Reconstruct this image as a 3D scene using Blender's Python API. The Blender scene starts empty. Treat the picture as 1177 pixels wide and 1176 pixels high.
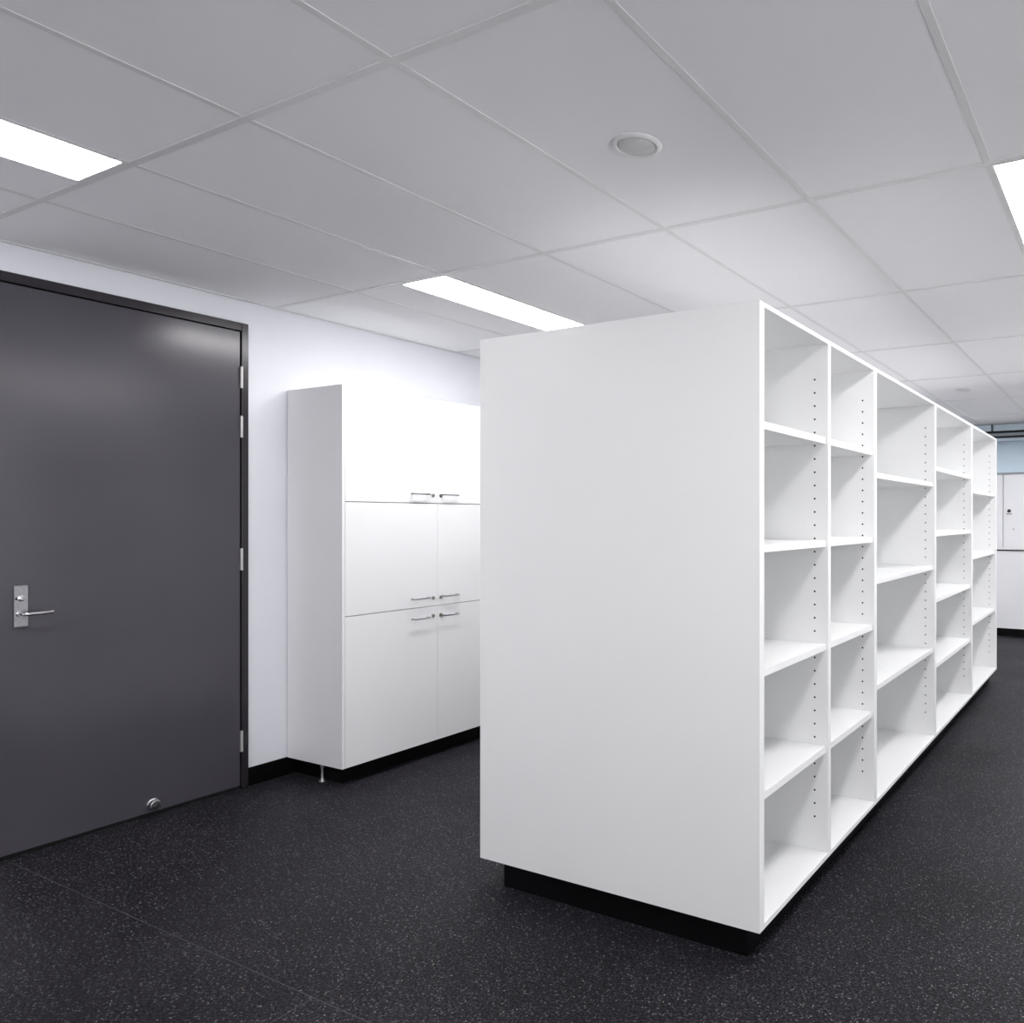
import bpy, bmesh, math
from mathutils import Vector, Matrix

scene = bpy.context.scene
COL = scene.collection

# ------------------------------------------------------------------ camera
cam_data = bpy.data.cameras.new('camera')
cam = bpy.data.objects.new('camera', cam_data)
COL.objects.link(cam)
cam.location = (0.0, 0.0, 1.3714)
cam.rotation_euler = (math.pi / 2, 0.0, 0.4655)
cam_data.sensor_fit = 'HORIZONTAL'
cam_data.sensor_width = 36.0
cam_data.lens = 36.0 * 872.68 / 1177.0
cam_data.shift_x = (588.5 - 862.38) / 1177.0
cam_data.shift_y = (595.72 - 588.0) / 1177.0
cam_data.clip_start = 0.02
scene.camera = cam

# ------------------------------------------------------------------ world, exposure, lamp strengths
world = bpy.data.worlds.new('world')
scene.world = world
world.use_nodes = True
world.node_tree.nodes['Background'].inputs[0].default_value = (0.985, 0.972, 1.0, 1)   # even overcast daylight outside the added windows
world.node_tree.nodes['Background'].inputs[1].default_value = 3.35
scene.view_settings.view_transform = 'Standard'
scene.view_settings.look = 'None'
scene.view_settings.gamma = 1.0
scene.view_settings.use_curve_mapping = False
scene.view_settings.exposure = 0.0
LAMP = 26.0                     # radiance of every troffer diffuser
LAMP_COL = (1.0, 0.98, 0.99)

# ------------------------------------------------------------------ room dimensions (metres)
XW = -4.0415        # face of the wall with the door
XE = 1.9            # wall on the far right, out of frame
YN = -3.4           # wall behind the viewpoint
YB = 9.25           # glazed partition at the end
ZC = 2.4811         # ceiling
GX0, GDX = -2.2, 0.6          # ceiling grid: x lines at GX0 + k*GDX
GY0, GDY = 1.255, 1.2         # y lines at GY0 + k*GDY


# ------------------------------------------------------------------ materials
def new_mat(name):
    m = bpy.data.materials.new(name)
    m.use_nodes = True
    nt = m.node_tree
    return m, nt, nt.nodes['Principled BSDF']


def paint(name, col, rough=0.5, vary=0.03, scale=6.0, bump=0.0, bscale=120.0, metallic=0.0, coat=0.0, spec=0.5):
    m, nt, b = new_mat(name)
    tc = nt.nodes.new('ShaderNodeTexCoord')
    n = nt.nodes.new('ShaderNodeTexNoise')
    n.inputs['Scale'].default_value = scale
    n.inputs['Detail'].default_value = 4
    nt.links.new(tc.outputs['Object'], n.inputs['Vector'])
    r = nt.nodes.new('ShaderNodeValToRGB')
    r.color_ramp.elements[0].position = 0.3
    r.color_ramp.elements[1].position = 0.7
    r.color_ramp.elements[0].color = (*[c * (1 - vary) for c in col], 1)
    r.color_ramp.elements[1].color = (*[min(1, c * (1 + vary)) for c in col], 1)
    nt.links.new(n.outputs['Fac'], r.inputs['Fac'])
    nt.links.new(r.outputs['Color'], b.inputs['Base Color'])
    b.inputs['Roughness'].default_value = rough
    b.inputs['Metallic'].default_value = metallic
    b.inputs['Specular IOR Level'].default_value = spec
    b.inputs['Coat Weight'].default_value = coat
    if bump:
        n2 = nt.nodes.new('ShaderNodeTexNoise')
        n2.inputs['Scale'].default_value = bscale
        n2.inputs['Detail'].default_value = 3
        nt.links.new(tc.outputs['Object'], n2.inputs['Vector'])
        bp = nt.nodes.new('ShaderNodeBump')
        bp.inputs['Strength'].default_value = bump
        bp.inputs['Distance'].default_value = 0.002
        nt.links.new(n2.outputs['Fac'], bp.inputs['Height'])
        nt.links.new(bp.outputs['Normal'], b.inputs['Normal'])
    return m


def emission(name, col, strength):
    m, nt, b = new_mat(name)
    b.inputs['Base Color'].default_value = (0.9, 0.9, 0.9, 1)
    b.inputs['Emission Color'].default_value = (*col, 1)
    b.inputs['Emission Strength'].default_value = strength
    return m


def floor_material():
    m, nt, b = new_mat('speckled_rubber_floor')
    L = nt.links.new
    N = nt.nodes.new
    tc = N('ShaderNodeTexCoord')
    base = N('ShaderNodeTexNoise')
    base.inputs['Scale'].default_value = 1.6
    base.inputs['Detail'].default_value = 6
    L(tc.outputs['Object'], base.inputs['Vector'])
    ramp = N('ShaderNodeValToRGB')
    ramp.color_ramp.elements[0].position = 0.32
    ramp.color_ramp.elements[1].position = 0.7
    ramp.color_ramp.elements[0].color = (0.0038, 0.0035, 0.0047, 1)
    ramp.color_ramp.elements[1].color = (0.0078, 0.0073, 0.0096, 1)
    L(base.outputs['Fac'], ramp.inputs['Fac'])
    grain = N('ShaderNodeTexNoise')
    grain.inputs['Scale'].default_value = 120
    grain.inputs['Detail'].default_value = 3
    grain.inputs['Roughness'].default_value = 0.7
    L(tc.outputs['Object'], grain.inputs['Vector'])
    gm = N('ShaderNodeMapRange')
    gm.interpolation_type = 'SMOOTHSTEP'
    gm.inputs['From Min'].default_value = 0.40
    gm.inputs['From Max'].default_value = 0.68
    gm.inputs['To Min'].default_value = 0.12
    gm.inputs['To Max'].default_value = 6.5
    L(grain.outputs['Fac'], gm.inputs['Value'])
    mul = N('ShaderNodeMix')
    mul.data_type = 'RGBA'
    mul.blend_type = 'MULTIPLY'
    mul.inputs[0].default_value = 1
    L(ramp.outputs['Color'], mul.inputs[6])
    L(gm.outputs['Result'], mul.inputs[7])
    prev = mul.outputs[2]
    for scale, thr, rad, col in ((150, 0.80, 0.40, (0.075, 0.073, 0.084)), (120, 0.90, 0.34, (0.13, 0.128, 0.14)),
                                 (90, 0.945, 0.24, (0.22, 0.22, 0.21)), (75, 0.97, 0.18, (0.25, 0.22, 0.14))):
        v = N('ShaderNodeTexVoronoi')
        v.inputs['Scale'].default_value = scale
        L(tc.outputs['Object'], v.inputs['Vector'])
        sep = N('ShaderNodeSeparateColor')
        L(v.outputs['Color'], sep.inputs['Color'])
        g = N('ShaderNodeMath'); g.operation = 'GREATER_THAN'; g.inputs[1].default_value = thr
        L(sep.outputs['Red'], g.inputs[0])
        d = N('ShaderNodeMath'); d.operation = 'LESS_THAN'; d.inputs[1].default_value = rad
        L(v.outputs['Distance'], d.inputs[0])
        a = N('ShaderNodeMath'); a.operation = 'MULTIPLY'
        L(g.outputs[0], a.inputs[0]); L(d.outputs[0], a.inputs[1])
        mx = N('ShaderNodeMix'); mx.data_type = 'RGBA'
        L(a.outputs[0], mx.inputs[0]); L(prev, mx.inputs[6])
        mx.inputs[7].default_value = (*col, 1)
        prev = mx.outputs[2]
    L(prev, b.inputs['Base Color'])
    sc = N('ShaderNodeTexNoise')
    sc.inputs['Scale'].default_value = 2.2
    sc.inputs['Detail'].default_value = 5
    L(tc.outputs['Object'], sc.inputs['Vector'])
    rr = N('ShaderNodeMapRange')
    rr.inputs['To Min'].default_value = 0.46
    rr.inputs['To Max'].default_value = 0.62
    L(sc.outputs['Fac'], rr.inputs['Value'])
    L(rr.outputs['Result'], b.inputs['Roughness'])
    bp = N('ShaderNodeBump')
    bp.inputs['Strength'].default_value = 0.25
    bp.inputs['Distance'].default_value = 0.001
    L(grain.outputs['Fac'], bp.inputs['Height'])
    L(bp.outputs['Normal'], b.inputs['Normal'])
    b.inputs['Specular IOR Level'].default_value = 0.12
    return m


def clear_glass_material(name, tint, ior):
    m, nt, b = new_mat(name)
    nt.nodes.remove(b)
    out = nt.nodes['Material Output']
    tr = nt.nodes.new('ShaderNodeBsdfTransparent')
    tr.inputs[0].default_value = (*tint, 1)
    gl = nt.nodes.new('ShaderNodeBsdfGlossy')
    gl.inputs['Roughness'].default_value = 0.02
    fr = nt.nodes.new('ShaderNodeFresnel')
    fr.inputs['IOR'].default_value = ior
    mx = nt.nodes.new('ShaderNodeMixShader')
    nt.links.new(fr.outputs[0], mx.inputs[0])
    nt.links.new(tr.outputs[0], mx.inputs[1])
    nt.links.new(gl.outputs[0], mx.inputs[2])
    nt.links.new(mx.outputs[0], out.inputs[0])
    return m


M = {}
M['wall'] = paint('white_wall_paint', (0.86, 0.875, 0.925), 0.55, 0.012, 3, 0.05, 300)
M['laminate'] = paint('white_laminate', (0.87, 0.875, 0.885), 0.38, 0.006, 4)
M['shelfwhite'] = paint('white_melamine_board', (0.87, 0.878, 0.875), 0.42, 0.006, 4)
M['tile'] = paint('ceiling_tile_board', (0.945, 0.94, 0.955), 0.9, 0.006, 9, 0.15, 420)
M['tbar'] = paint('white_ceiling_grid_steel', (0.80, 0.80, 0.80), 0.4, 0.01, 5)
M['slab'] = paint('ceiling_board', (0.87, 0.87, 0.875), 0.9, 0.01, 5)
M['door'] = paint('charcoal_gloss_door_paint', (0.069, 0.065, 0.079), 0.20, 0.05, 2.5, 0.02, 60)
M['frame'] = paint('charcoal_frame_paint', (0.024, 0.021, 0.026), 0.22, 0.04, 3)
M['black'] = paint('black_vinyl_skirting', (0.003, 0.003, 0.0035), 0.4, 0.1, 4, spec=0.15)
M['void'] = paint('black_hole', (0.012, 0.012, 0.014), 0.8, 0.05, 30)
M['gap'] = paint('dark_gap', (0.006, 0.006, 0.006), 0.9, 0.05, 30)
M['steel'] = paint('brushed_steel', (0.42, 0.42, 0.44), 0.34, 0.12, 90, 0.05, 300, metallic=1.0)
M['satin'] = paint('satin_hinge_steel', (0.58, 0.57, 0.56), 0.42, 0.05, 60, metallic=0.6)
M['chrome'] = paint('polished_chrome', (0.72, 0.72, 0.74), 0.16, 0.04, 40, metallic=1.0)
M['handle'] = paint('satin_nickel', (0.30, 0.30, 0.31), 0.28, 0.06, 60, metallic=1.0)
M['brass'] = paint('dull_lock_metal', (0.24, 0.22, 0.19), 0.4, 0.1, 60, metallic=0.9)
M['rubber'] = paint('dark_rubber', (0.03, 0.03, 0.032), 0.6, 0.1, 60)
M['grille'] = paint('grey_grille', (0.70, 0.69, 0.69), 0.7, 0.05, 200)
M['ring'] = paint('white_trim_ring', (0.82, 0.82, 0.82), 0.4, 0.02, 30)
M['alu'] = paint('dark_aluminium', (0.010, 0.011, 0.012), 0.55, 0.06, 30, spec=0.2)
M['greyalu'] = paint('grey_aluminium', (0.30, 0.33, 0.36), 0.4, 0.05, 30)
M['panelwhite'] = paint('white_partition_panel', (0.84, 0.85, 0.87), 0.3, 0.01, 4)
M['bluewall'] = paint('pale_blue_wall', (0.77, 0.82, 0.87), 0.6, 0.03, 2)
M['seam'] = paint('grey_weld_seam', (0.022, 0.021, 0.024), 0.5, 0.25, 25)
M['floor'] = floor_material()
M['glass'] = clear_glass_material('partition_glass', (0.88, 0.925, 0.95), 1.5)
M['clearglass'] = clear_glass_material('added_window_glass', (0.96, 0.96, 0.96), 1.3)
M['lamp'] = emission('lit_diffuser', LAMP_COL, LAMP)


# ------------------------------------------------------------------ geometry helpers
def box(bm, x0, x1, y0, y1, z0, z1, bev=0.0):
    r = bmesh.ops.create_cube(bm, size=1.0)
    vs = r['verts']
    for v in vs:
        v.co = Vector(((x0 + x1) / 2 + v.co.x * (x1 - x0), (y0 + y1) / 2 + v.co.y * (y1 - y0),
                       (z0 + z1) / 2 + v.co.z * (z1 - z0)))
    if bev:
        es = list({e for v in vs for e in v.link_edges})
        bmesh.ops.bevel(bm, geom=es, offset=bev, segments=1, affect='EDGES', profile=0.5)


def cyl(bm, p0, p1, r0, r1=None, seg=20):
    p0, p1 = Vector(p0), Vector(p1)
    d = p1 - p0
    rot = d.to_track_quat('Z', 'Y').to_matrix().to_4x4()
    mat = Matrix.Translation((p0 + p1) / 2) @ rot
    bmesh.ops.create_cone(bm, cap_ends=True, segments=seg, radius1=r0, radius2=r0 if r1 is None else r1,
                          depth=d.length, matrix=mat)


def lathe(bm, origin, axis, prof, seg=32):
    """profile of (radius, distance along axis), spun about axis through origin"""
    q = Vector(axis).to_track_quat('Z', 'Y').to_matrix()
    o = Vector(origin)
    rings = []
    for r, t in prof:
        rings.append([bm.verts.new(o + q @ Vector((r * math.cos(a), r * math.sin(a), t)))
                      for a in (2 * math.pi * i / seg for i in range(seg))])
    for a, b in zip(rings, rings[1:]):
        for i in range(seg):
            j = (i + 1) % seg
            bm.faces.new((a[i], a[j], b[j], b[i]))
    bm.faces.new(list(reversed(rings[0])))
    bm.faces.new(rings[-1])


def tube(bm, pts, r, seg=12):
    """round bar swept along pts, mitred at the corners"""
    pts = [Vector(p) for p in pts]
    rings = []
    up = Vector((0, 0, 1))
    for i, p in enumerate(pts):
        if i == 0: d = pts[1] - p
        elif i == len(pts) - 1: d = p - pts[i - 1]
        else: d = (pts[i + 1] - p).normalized() + (p - pts[i - 1]).normalized()
        d.normalize()
        a = d.cross(up)
        if a.length < 1e-4: a = d.cross(Vector((0, 1, 0)))
        a.normalize()
        b = d.cross(a).normalized()
        rings.append([bm.verts.new(p + r * (math.cos(t) * a + math.sin(t) * b))
                      for t in (2 * math.pi * k / seg for k in range(seg))])
    for a, b in zip(rings, rings[1:]):
        for i in range(seg):
            j = (i + 1) % seg
            bm.faces.new((a[i], a[j], b[j], b[i]))
    bm.faces.new(list(reversed(rings[0])))
    bm.faces.new(rings[-1])


def obj(name, bm, mat, parent=None, smooth=False):
    bmesh.ops.recalc_face_normals(bm, faces=bm.faces)
    me = bpy.data.meshes.new(name)
    bm.to_mesh(me)
    bm.free()
    me.materials.append(M[mat])
    if smooth:
        for p in me.polygons:
            p.use_smooth = True
        me.set_sharp_from_angle(angle=math.radians(38))
    o = bpy.data.objects.new(name, me)
    COL.objects.link(o)
    if parent is not None:
        attach(o, parent)
    return o


def world_loc(o):
    v = Vector(o.location)
    while o.parent is not None:
        o = o.parent
        v += Vector(o.location)
    return v


def attach(o, parent):
    """meshes are written in world metres; the offset keeps them in place"""
    o.parent = parent
    o.location = Vector(o.location) - world_loc(parent)


def boxobj(name, dims, mat, parent=None, bev=0.0):
    bm = bmesh.new()
    box(bm, *dims, bev)
    return obj(name, bm, mat, parent)


def empty(name, loc):
    o = bpy.data.objects.new(name, None)
    o.location = loc
    o.empty_display_size = 0.1
    COL.objects.link(o)
    return o


def tag(o, label, cat, group=None, kind=None):
    o['label'] = label
    o['category'] = cat
    if group: o['group'] = group
    if kind: o['kind'] = kind
    return o


# ------------------------------------------------------------------ setting: floor
fl = boxobj('floor', (XW - 0.2, XE + 0.2, YN - 0.2, YB + 3.2, -0.08, 0.0), 'floor')
tag(fl, 'dark charcoal rubber floor with fine pale speckles', 'floor', kind='structure')
for d in ((-3.98, 1.2, 1.378, 1.3808), (-2.092, -2.089, -1.0, 1.378)):
    boxobj('weld_seam', (*d, -0.002, 0.0003), 'seam', fl)

# ------------------------------------------------------------------ setting: walls
DY0, DY1, DZ1 = 1.3275, 2.3135, 2.361            # outside of the door frame
bm = bmesh.new()
box(bm, XW - 0.12, XW, YN - 0.12, DY0, 0, ZC + 0.3)
box(bm, XW - 0.12, XW, DY1, YB, 0, ZC + 0.3)
box(bm, XW - 0.12, XW, DY0, DY1, DZ1, ZC + 0.3)
tag(obj('wall_left', bm, 'wall'), 'white painted wall holding the charcoal door and the tall cabinet', 'wall', kind='structure')
WZ0, WZ1 = 0.40, 2.38


def added_window_wall(name, axis, face, t, s0, s1, openings, label):
    """wall at coordinate `face` on `axis`, running s0..s1, with openings (a, b) for the added, unseen windows"""
    bm = bmesh.new()

    def seg(a, b, z0, z1):
        if axis == 'x': box(bm, min(face, face + t), max(face, face + t), a, b, z0, z1)
        else: box(bm, a, b, min(face, face + t), max(face, face + t), z0, z1)
    cur = s0
    for a, b in openings:
        seg(cur, a, 0, ZC + 0.3)
        seg(a, b, 0, WZ0)
        seg(a, b, WZ1, ZC + 0.3)
        cur = b
    seg(cur, s1, 0, ZC + 0.3)
    tag(obj(name, bm, 'wall'), label, 'wall', kind='structure')


def window(n, axis, face, t, a, b, label):  # invented window, put in out of view to brighten the ceiling
    def bx_(p0, p1, q0, q1, z0, z1):      # p across the wall, q along it
        lo, hi = sorted((face + p0 * t, face + p1 * t))
        return (lo, hi, q0, q1, z0, z1) if axis == 'x' else (q0, q1, lo, hi, z0, z1)
    mid = bx_(0.5, 0.5, (a + b) / 2, (a + b) / 2, WZ0, WZ0)
    w = empty('window_%d' % n, (mid[0], mid[2], WZ0))
    tag(w, label, 'window', kind='structure')
    f = 0.04
    boxobj('window_frame', bx_(0.3, 0.7, a, b, WZ0, WZ0 + f), 'greyalu', w)
    boxobj('window_frame', bx_(0.3, 0.7, a, b, WZ1 - f, WZ1), 'greyalu', w)
    k = max(1, round((b - a) / 1.6))
    for i in range(k + 1):
        q = a + (b - a) * i / k
        boxobj('window_frame', bx_(0.3, 0.7, max(a, q - f / 2), min(b, q + f / 2), WZ0 + f, WZ1 - f), 'greyalu', w)
    for i in range(k):
        q0, q1 = a + (b - a) * i / k + f / 2, a + (b - a) * (i + 1) / k - f / 2
        boxobj('pane', bx_(0.47, 0.53, q0, q1, WZ0 + f, WZ1 - f), 'clearglass', w)


added_window_wall('wall_right', 'x', XE, 0.12, YN, YB, [(-2.9, 2.4), (4.0, 8.6)],
            'white wall with a row of added windows beyond the right edge')
window(2, 'x', XE, 0.12, -2.9, 2.4, 'added unseen window in the right wall beside the viewpoint')
window(3, 'x', XE, 0.12, 4.0, 8.6, 'added unseen window in the right wall along the bookcase aisle')
added_window_wall('wall_front', 'y', YN, -0.12, XW, XE, [(-0.9, 1.2)],
            'white wall with an added window behind the viewpoint')
window(4, 'y', YN, -0.12, -0.9, 1.2, 'added unseen window in the wall behind the viewpoint')
tag(boxobj('wall_back', (XW, XE, YB, YB + 0.1, 0, 0.992), 'panelwhite'),
    'low white wall below the glazed partition at the far end', 'wall', kind='structure')
tag(boxobj('baseboard_back', (XW, XE, YB - 0.006, YB, 0, 0.088), 'black'),
    'black skirting along the far white wall', 'skirting', kind='structure')
bm = bmesh.new()
box(bm, XW, XW + 0.006, DY1 + 0.001, YB - 0.01, 0, 0.094)
tag(obj('baseboard_left', bm, 'black'), 'black skirting between the door and the tall cabinet', 'skirting', kind='structure')

# glazed partition standing on the low wall at the far end
part = empty('window_1', (0, YB, 0.992))
tag(part, 'glazed partition with white panels and dark transom bars at the far end', 'partition', kind='structure')
boxobj('sill', (XW, XE, YB - 0.012, YB + 0.1, 0.992, 1.006), 'alu', part)
boxobj('sill_strip', (XW, XE, YB - 0.008, YB + 0.1, 1.006, 1.030), 'ring', part)
PX = [-1.3416 + 0.9 * k for k in range(-3, 4)]
PX[0] = XW
PX[-1] = XE
for i in range(len(PX) - 1):
    p = boxobj('panel', (PX[i] + 0.0035, PX[i + 1] - 0.0035, YB, YB + 0.04, 1.030, 1.880), 'panelwhite', part, 0.001)
    if i == 3:
        bm = bmesh.new()
        lathe(bm, (-1.274, YB, 1.457), (0, -1, 0), [(0.020, 0), (0.020, 0.006), (0.014, 0.012), (0.009, 0.02)], 20)
        obj('lock_knob', bm, 'rubber', p, True)
        boxobj('pull_lip', (-1.305, -1.243, YB - 0.008, YB, 1.416, 1.426), 'handle', p)
        boxobj('notice_clip', (-1.235, -1.215, YB - 0.004, YB, 1.24, 1.25), 'greyalu', p)
boxobj('panel_backing', (XW, XE, YB + 0.04, YB + 0.05, 1.004, 1.880), 'greyalu', part)
boxobj('glazing_bead', (XW, XE, YB - 0.006, YB + 0.09, 1.880, 1.905), 'greyalu', part)
boxobj('lower_transom', (XW, XE, YB - 0.004, YB + 0.09, 2.312, 2.332), 'alu', part)
boxobj('light_transom', (XW, XE, YB, YB + 0.09, 2.332, 2.366), 'greyalu', part)
boxobj('transom_bar', (XW, XE, YB - 0.012, YB + 0.09, 2.366, 2.392), 'alu', part)
MX = [-1.4690 + 1.8 * k for k in range(-1, 2)]
for x in MX:
    boxobj('mullion', (x - 0.006, x + 0.006, YB - 0.004, YB + 0.09, 2.392, ZC), 'alu', part)
edges = [XW] + MX + [XE]
for a, b in zip(edges, edges[1:]):
    boxobj('clerestory_pane', (a + 0.007, b - 0.007, YB + 0.03, YB + 0.038, 2.393, ZC), 'glass', part)
boxobj('head_channel', (XW, XE, YB - 0.006, YB + 0.09, ZC - 0.008, ZC + 0.02), 'greyalu', part)
gx = [XW, -2.2416, -0.4416, XE]
for a, b in zip(gx, gx[1:]):
    boxobj('glass_pane', (a, b, YB + 0.03, YB + 0.038, 1.906, 2.311), 'glass', part)

# room beyond the glass
Y2 = YB + 3.0
tag(boxobj('wall_beyond', (XW, XE, Y2, Y2 + 0.1, 0, 2.9), 'bluewall'),
    'pale blue wall of the room behind the glass', 'wall', kind='structure')
bm = bmesh.new()
box(bm, XW - 0.1, XW, YB + 0.1, Y2, 0, 2.9)
box(bm, XE, XE + 0.1, YB + 0.1, Y2, 0, 2.9)
tag(obj('wall_side', bm, 'bluewall'), 'side walls of the room behind the glass', 'wall', kind='structure')
tag(boxobj('ceiling_beyond', (XW, XE, YB + 0.1, Y2, 2.56, 2.9), 'slab'),
    'ceiling of the room behind the glass', 'ceiling', kind='structure')

# ------------------------------------------------------------------ setting: ceiling of lay-in tiles
TY0, TX1 = YN, XE
bm = bmesh.new()
box(bm, XW, XE, YN, YB + 0.09, ZC + 0.10, ZC + 0.2)
ceil = obj('ceiling', bm, 'slab')
tag(ceil, 'suspended ceiling of pale grey tiles in a white metal grid', 'ceiling', kind='structure')

LIGHT_CELLS = {}                         # (row index, x0, x1)
xl = [XW] + [GX0 + GDX * k for k in range(-2, 7)] + [XE]
yl = [YN] + [GY0 + GDY * k for k in range(-3, 7)] + [YB]
COL1 = (-3.095, -2.80)
COL2 = (-0.395, -0.10)
ROWS = [GY0 - GDY, GY0 + GDY, GY0 + 3 * GDY, GY0 + 5 * GDY]


def has_light(x0, y0):
    if not any(abs(y0 - r) < 0.01 for r in ROWS):
        return None
    for c in (COL1, COL2):
        if x0 - 0.01 < c[0] and c[1] < x0 + 0.61:
            return c
    return None


mesh_cache = {}


def piece(name, w, d, t, mat, cx, cy, z, parent, bev=0.0):
    key = (name, round(w, 4), round(d, 4), round(t, 4))
    if key not in mesh_cache:
        b = bmesh.new()
        box(b, -w / 2, w / 2, -d / 2, d / 2, 0, t, bev)
        bmesh.ops.recalc_face_normals(b, faces=b.faces)
        me = bpy.data.meshes.new(name)
        b.to_mesh(me)
        b.free()
        me.materials.append(M[mat])
        mesh_cache[key] = me
    o = bpy.data.objects.new(name, mesh_cache[key])
    o.location = (cx, cy, z)
    COL.objects.link(o)
    if parent is not None:
        attach(o, parent)
    return o


for x0, x1 in zip(xl, xl[1:]):
    for y0, y1 in zip(yl, yl[1:]):
        c = has_light(x0, y0)
        if c is None:
            spans = [(x0, x1)]
        elif c[0] - x0 > 0.1:
            spans = [(x0, c[0] - 0.002)]
        else:
            spans = [(c[1] + 0.002, x1)]
        for a, b in spans:
            piece('ceiling_tile', b - a - 0.004, y1 - y0 - 0.004, 0.015, 'tile', (a + b) / 2, (y0 + y1) / 2, ZC, ceil, 0.0)
for x in xl[1:-1]:
    for y0, y1 in zip(yl, yl[1:]):
        piece('cross_tee', 0.022, y1 - y0 - 0.024, 0.02, 'tbar', x, (y0 + y1) / 2, ZC - 0.0016, ceil, 0.0004)
for y in yl[1:-1]:
    piece('main_tee', TX1 - XW, 0.024, 0.02, 'tbar', (XW + TX1) / 2, y, ZC - 0.0026, ceil, 0.0006)
bm = bmesh.new()
box(bm, XW, XW + 0.020, TY0, YB - 0.006, ZC - 0.0035, ZC + 0.0005)
box(bm, XW, XW + 0.002, TY0, YB - 0.006, ZC - 0.0035, ZC + 0.02)
obj('wall_angle', bm, 'tbar', ceil)


# ------------------------------------------------------------------ recessed troffer lights
def troffer(x0, x1, y0, y1, label, group=None, z=ZC):
    r = empty('troffer_light', ((x0 + x1) / 2, (y0 + y1) / 2, z))
    tag(r, label, 'ceiling light', group)
    y0 += 0.013; y1 -= 0.013
    t = 0.008
    bm = bmesh.new()
    box(bm, x0, x0 + t, y0, y1, z - 0.003, z + 0.05)
    box(bm, x1 - t, x1, y0, y1, z - 0.003, z + 0.05)
    box(bm, x0 + t, x1 - t, y0, y0 + t, z - 0.003, z + 0.05)
    box(bm, x0 + t, x1 - t, y1 - t, y1, z - 0.003, z + 0.05)
    box(bm, x0, x1, y0, y1, z + 0.05, z + 0.056)
    obj('housing', bm, 'ring', r)
    boxobj('diffuser', (x0 + t, x1 - t, y0 + t, y1 - t, z - 0.001, z + 0.012), 'lamp', r)
    return r


labels = {
    (0, 0): 'long recessed ceiling light cut off by the left edge, above the charcoal door',
    (0, 1): 'long recessed ceiling light above the tall white cabinet, ending over the bookcase',
    (0, 2): 'recessed ceiling light behind the middle of the bookcase, hidden by its top',
    (0, 3): 'recessed ceiling light behind the far end of the bookcase, hidden by its top',
    (1, 0): 'recessed ceiling light directly above the viewpoint, out of frame',
    (1, 1): 'long recessed ceiling light at the right edge, over the aisle beside the bookcase',
    (1, 2): 'recessed ceiling light over the middle of the aisle, just outside the right edge',
    (1, 3): 'recessed ceiling light over the far end of the aisle, outside the right edge',
}
for ci, c in enumerate((COL1, COL2)):
    for ri, y in enumerate(ROWS):
        troffer(c[0], c[1], y, y + GDY, labels[(ci, ri)], 'recessed ceiling lights')
troffer(-0.8, -0.2, YB + 0.7, YB + 1.9, 'right-hand unseen light added to brighten the room behind the glass partition', None, 2.56)  # lamp kept out of view and enlarged to brighten the blue wall
troffer(-2.9, -2.3, YB + 0.7, YB + 1.9, 'left-hand unseen light added to brighten the room behind the glass partition', None, 2.56)  # second unseen lamp, added to brighten what shows through the glass


# ------------------------------------------------------------------ round ceiling grilles
def ceiling_disc(x, y, label):
    r = empty('ceiling_speaker', (x, y, ZC))
    tag(r, label, 'ceiling speaker', 'round ceiling grilles')
    bm = bmesh.new()
    lathe(bm, (x, y, ZC), (0, 0, -1), [(0.075, -0.002), (0.075, 0.002), (0.071, 0.006), (0.062, 0.008), (0.058, 0.004), (0.056, 0.0)], 48)
    obj('trim_ring', bm, 'ring', r, True)
    bm = bmesh.new()
    lathe(bm, (x, y, ZC), (0, 0, -1), [(0.056, 0.0), (0.056, 0.0035), (0.050, 0.0075), (0.030, 0.0095), (0.008, 0.010)], 40)
    obj('grille', bm, 'grille', r, True)


ceiling_disc(-1.315, 1.865, 'round grey speaker grille in the ceiling tile nearest the viewpoint')
ceiling_disc(-1.295, 6.665, 'small distant round grille in the ceiling near the far partition')

# ------------------------------------------------------------------ door
door = empty('door_1', (XW, (DY0 + DY1) / 2, 0))
tag(door, 'tall charcoal grey door with steel lever and four hinges', 'door', kind='structure')
FO = 0.014                                # frame stands this far proud of the wall
LY0, LY1, LZ0, LZ1 = 1.361, 2.2775, 0.016, 2.3165
bm = bmesh.new()
box(bm, XW - 0.10, XW + FO, LY1 + 0.004, DY1, 0, DZ1, 0.0015)
obj('door_jamb', bm, 'frame', door)
boxobj('door_jamb', (XW - 0.10, XW + FO, DY0, LY0 - 0.004, 0, DZ1), 'frame', door, 0.0015)
boxobj('door_head', (XW - 0.10, XW + FO, LY0 - 0.004, LY1 + 0.004, LZ1 + 0.004, DZ1), 'frame', door, 0.0015)
boxobj('door_stop', (XW - 0.10, XW - 0.045, LY0, LY1, LZ1 - 0.012, LZ1 + 0.004), 'gap', door)
LX = XW + 0.004
leaf = boxobj('door_leaf', (LX - 0.042, LX, LY0, LY1, LZ0, LZ1), 'door', door, 0.001)
boxobj('threshold_shade_strip', (LX - 0.040, LX - 0.012, LY0, LY1, 0.0, LZ0), 'gap', door)  # dark strip standing in for the shade under the leaf
boxobj('edge_shade_strip', (XW - 0.05, XW - 0.012, LY1 + 0.0002, LY1 + 0.0038, 0, LZ1), 'gap', door)  # dark strip standing in for the shade in the hinge-side gap
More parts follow.
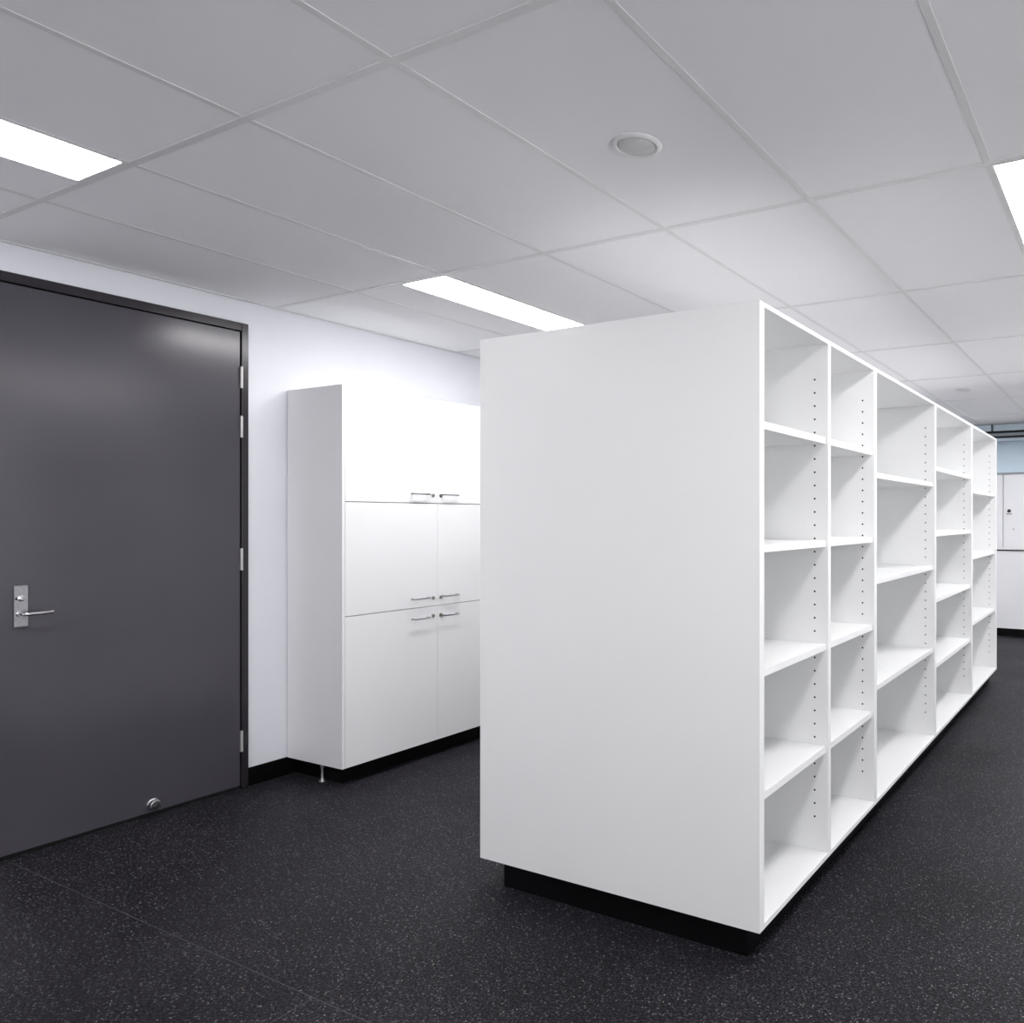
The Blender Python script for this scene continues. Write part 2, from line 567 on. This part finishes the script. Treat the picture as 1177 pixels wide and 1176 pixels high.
for z0, z1 in ((2.031, 2.137), (1.781, 1.887), (1.108, 1.216), (0.190, 0.292)):
    bm = bmesh.new()
    cyl(bm, (XW + 0.013, 2.280, z0), (XW + 0.013, 2.280, z1), 0.0065, seg=16)
    for k in (0.26, 0.5, 0.74):
        zz = z0 + (z1 - z0) * k
        cyl(bm, (XW + 0.013, 2.280, zz - 0.0006), (XW + 0.013, 2.280, zz + 0.0006), 0.0058, seg=16)
    cyl(bm, (XW + 0.013, 2.280, z1), (XW + 0.013, 2.280, z1 + 0.004), 0.0065, 0.003, seg=16)
    box(bm, XW + 0.0035, XW + 0.013, 2.2770, 2.2785, z0, z1)
    obj('hinge', bm, 'satin', door, True)
# lever set
pl = boxobj('lock_plate', (LX, LX + 0.011, 1.403, 1.447, 0.931, 1.098), 'steel', leaf, 0.001)
bm = bmesh.new()
lathe(bm, (LX + 0.010, 1.4245, 1.046), (1, 0, 0), [(0.012, 0), (0.012, 0.005), (0.010, 0.006)], 24)
obj('lock_cylinder', bm, 'chrome', leaf, True)
boxobj('keyhole', (LX + 0.0109, LX + 0.0113, 1.4065, 1.4125, 1.040, 1.050), 'void', leaf)
bm = bmesh.new()
pts = [(LX + 0.006, 1.420, 0.984), (LX + 0.040, 1.420, 0.984)]
for k in range(1, 7):
    a = math.pi / 2 * k / 6
    pts.append((LX + 0.040 + 0.014 * math.sin(a), 1.420 + 0.014 * (1 - math.cos(a)), 0.984))
pts += [(LX + 0.0545, 1.46, 0.9845), (LX + 0.055, 1.495, 0.985), (LX + 0.054, 1.511, 0.986)]
tube(bm, pts, 0.0084, 14)
lathe(bm, (LX + 0.010, 1.420, 0.984), (1, 0, 0), [(0.013, 0), (0.013, 0.004), (0.011, 0.006)], 24)
obj('lever_handle', bm, 'chrome', leaf, True)
# round stop at the foot of the leaf
bm = bmesh.new()
SX = LX
lathe(bm, (SX, 1.894, 0.052), (1, 0, 0), [(0.026, 0), (0.026, 0.004), (0.022, 0.008), (0.0215, 0.026), (0.018, 0.028), (0.0155, 0.025)], 32)
obj('stop_cup', bm, 'steel', leaf, True)
bm = bmesh.new()
lathe(bm, (SX, 1.894, 0.052), (1, 0, 0), [(0.0155, 0.02), (0.0155, 0.029), (0.011, 0.033), (0.003, 0.034)], 24)
obj('stop_buffer', bm, 'rubber', leaf, True)

# ------------------------------------------------------------------ tall white cabinet
CX, CY0, CY1, CZ0, CZ1 = -3.586, 2.5176, 3.7030, 0.0925, 2.0545
CB = CX - 0.019                           # carcass front, behind the doors
cab = empty('tall_cabinet', ((XW + CX) / 2, (CY0 + CY1) / 2, 0))
tag(cab, 'tall white laminate cabinet with six lockable doors against the left wall', 'cabinet')
CXB = XW + 0.0065
boxobj('side_panel', (CXB, CX, CY0, CY0 + 0.0155, CZ0, CZ1), 'laminate', cab, 0.0008)
boxobj('side_panel', (CXB, CX, CY1 - 0.0155, CY1, CZ0, CZ1), 'laminate', cab, 0.0008)
boxobj('top_panel', (CXB, CB, CY0 + 0.0155, CY1 - 0.0155, CZ1 - 0.018, CZ1), 'laminate', cab)
boxobj('bottom_panel', (CXB, CB, CY0 + 0.0155, CY1 - 0.0155, CZ0, CZ0 + 0.018), 'laminate', cab)
boxobj('back_panel', (CXB, CXB + 0.006, CY0 + 0.0155, CY1 - 0.0155, CZ0 + 0.018, CZ1 - 0.018), 'laminate', cab)
boxobj('gap_shade_sheet', (CB - 0.016, CB - 0.002, CY0 + 0.0155, CY1 - 0.0155, CZ0 + 0.018, CZ1 - 0.018), 'gap', cab)  # dark sheet behind the doors, coloured as the shade in their gaps
boxobj('kickboard', (CX - 0.085, CX - 0.065, CY0 + 0.045, CY1 - 0.02, 0.0, CZ0), 'black', cab)
boxobj('kickboard', (XW + 0.012, CX - 0.085, CY0 + 0.045, CY0 + 0.061, 0.0, CZ0), 'black', cab)
YS = 3.1105
G = 0.0013
rows = ((1.4565, CZ1, 1.508, 'u'), (0.8675, 1.4565, 0.9195, 'm'), (CZ0, 0.8675, 0.8075, 'l'))
hl, hr = (2.934, 3.040), (3.146, 3.244)
for (z0, z1, zh, kind) in rows:
    for (y0, y1, (h0, h1), yk) in ((CY0 + 0.0155 + 0.0008, YS, hl, 3.080), (YS, CY1 - 0.0155 - 0.0008, hr, 3.1335)):
        d = boxobj('door', (CB, CX, y0 + G * 0.5, y1 - G * 0.5, z0 + (0.0019 if kind != 'l' else 0), z1 - (0.0019 if kind != 'u' else 0)),
                   'laminate', cab, 0.0006)
        bm = bmesh.new()
        rr = 0.012
        P = [(CX - 0.001, h0, zh), (CX + 0.030 - rr * 0.4, h0, zh), (CX + 0.030, h0 + rr * 0.4, zh),
             (CX + 0.030, h1 - rr * 0.4, zh), (CX + 0.030 - rr * 0.4, h1, zh), (CX - 0.001, h1, zh)]
        tube(bm, P, 0.0044, 10)
        obj('handle', bm, 'handle', d, True)
        bm = bmesh.new()
        zl = zh - 0.006 if kind != 'l' else zh + 0.004
        lathe(bm, (CX, yk, zl), (1, 0, 0), [(0.0100, -0.001), (0.0100, 0.004), (0.0082, 0.006), (0.0078, 0.0055)], 20)
        obj('lock', bm, 'brass', d, True)
bm = bmesh.new()
lathe(bm, (-3.770, 2.536, 0), (0, 0, 1), [(0.017, 0), (0.0165, 0.006), (0.010, 0.014), (0.0085, 0.02), (0.0075, 0.066), (0.011, 0.068), (0.011, 0.0925)], 24)
lg = obj('leg', bm, 'steel', cab, True)
lg['label'] = 'adjustable metal foot under the cabinet corner'

# ------------------------------------------------------------------ long open bookcase
XR, XL = -1.0198, -2.190
BY0, BY1, BZ0, BZ1 = 2.0954, 6.674, 0.0946, 2.042
XB = (XR + XL) / 2
bc = empty('bookcase', (XB, (BY0 + BY1) / 2, 0))
tag(bc, 'long white freestanding bookcase of empty open shelves on a black plinth', 'bookcase')
ep = [boxobj('end_panel', (XL, XR, BY0, BY0 + 0.032, BZ0 - 0.0, BZ1), 'shelfwhite', bc, 0.0008),
      boxobj('end_panel', (XL, XR, BY1 - 0.032, BY1, BZ0, BZ1), 'shelfwhite', bc, 0.0008)]
boxobj('top_panel', (XL, XR, BY0 + 0.032, BY1 - 0.032, BZ1 - 0.015, BZ1), 'shelfwhite', bc, 0.0008)
boxobj('bottom_panel', (XL, XR, BY0 + 0.032, BY1 - 0.032, BZ0, BZ0 + 0.018), 'shelfwhite', bc, 0.0008)
boxobj('back_panel', (XB - 0.006, XB + 0.006, BY0 + 0.032, BY1 - 0.032, BZ0 + 0.018, BZ1 - 0.015), 'shelfwhite', bc)
boxobj('plinth', (XL + 0.10, XR - 0.055, BY0 + 0.022, BY1 - 0.05, 0, BZ0), 'black', bc)
divs = [(2.684, 2.7115), (3.257, 3.294), (4.414, 4.452), (5.548, 5.588)]
walls = []
for a, b in divs:
    walls.append(boxobj('divider', (XL, XR, a, b, BZ0 + 0.018, BZ1 - 0.015), 'shelfwhite', bc, 0.0008))
walls.append(ep[1])


def pin_holes(y, parent):
    bm = bmesh.new()
    for k in range(34):
        z = 0.2405 + 0.0502 * k
        cyl(bm, (-1.0745, y - 0.0003, z), (-1.0745, y + 0.003, z), 0.0040, seg=8)
    o = obj('pin_holes', bm, 'void', parent)
    o['kind'] = 'stuff'


faces = [a for a, b in divs] + [BY1 - 0.032]
for y, w in zip(faces, walls):
    pin_holes(y, w)
bays = list(zip([BY0 + 0.032] + [b for a, b in divs], faces))
four = (1.651, 1.2635, 0.874, 0.488)
three = (1.553, 1.0725, 0.592)
for (a, b), zs in zip(bays, (four, four, three, four, three)):
    for z in zs:
        boxobj('shelf', (XB + 0.006, XR - 0.010, a + 0.0004, b - 0.0004, z, z + 0.025), 'shelfwhite', bc, 0.0008)
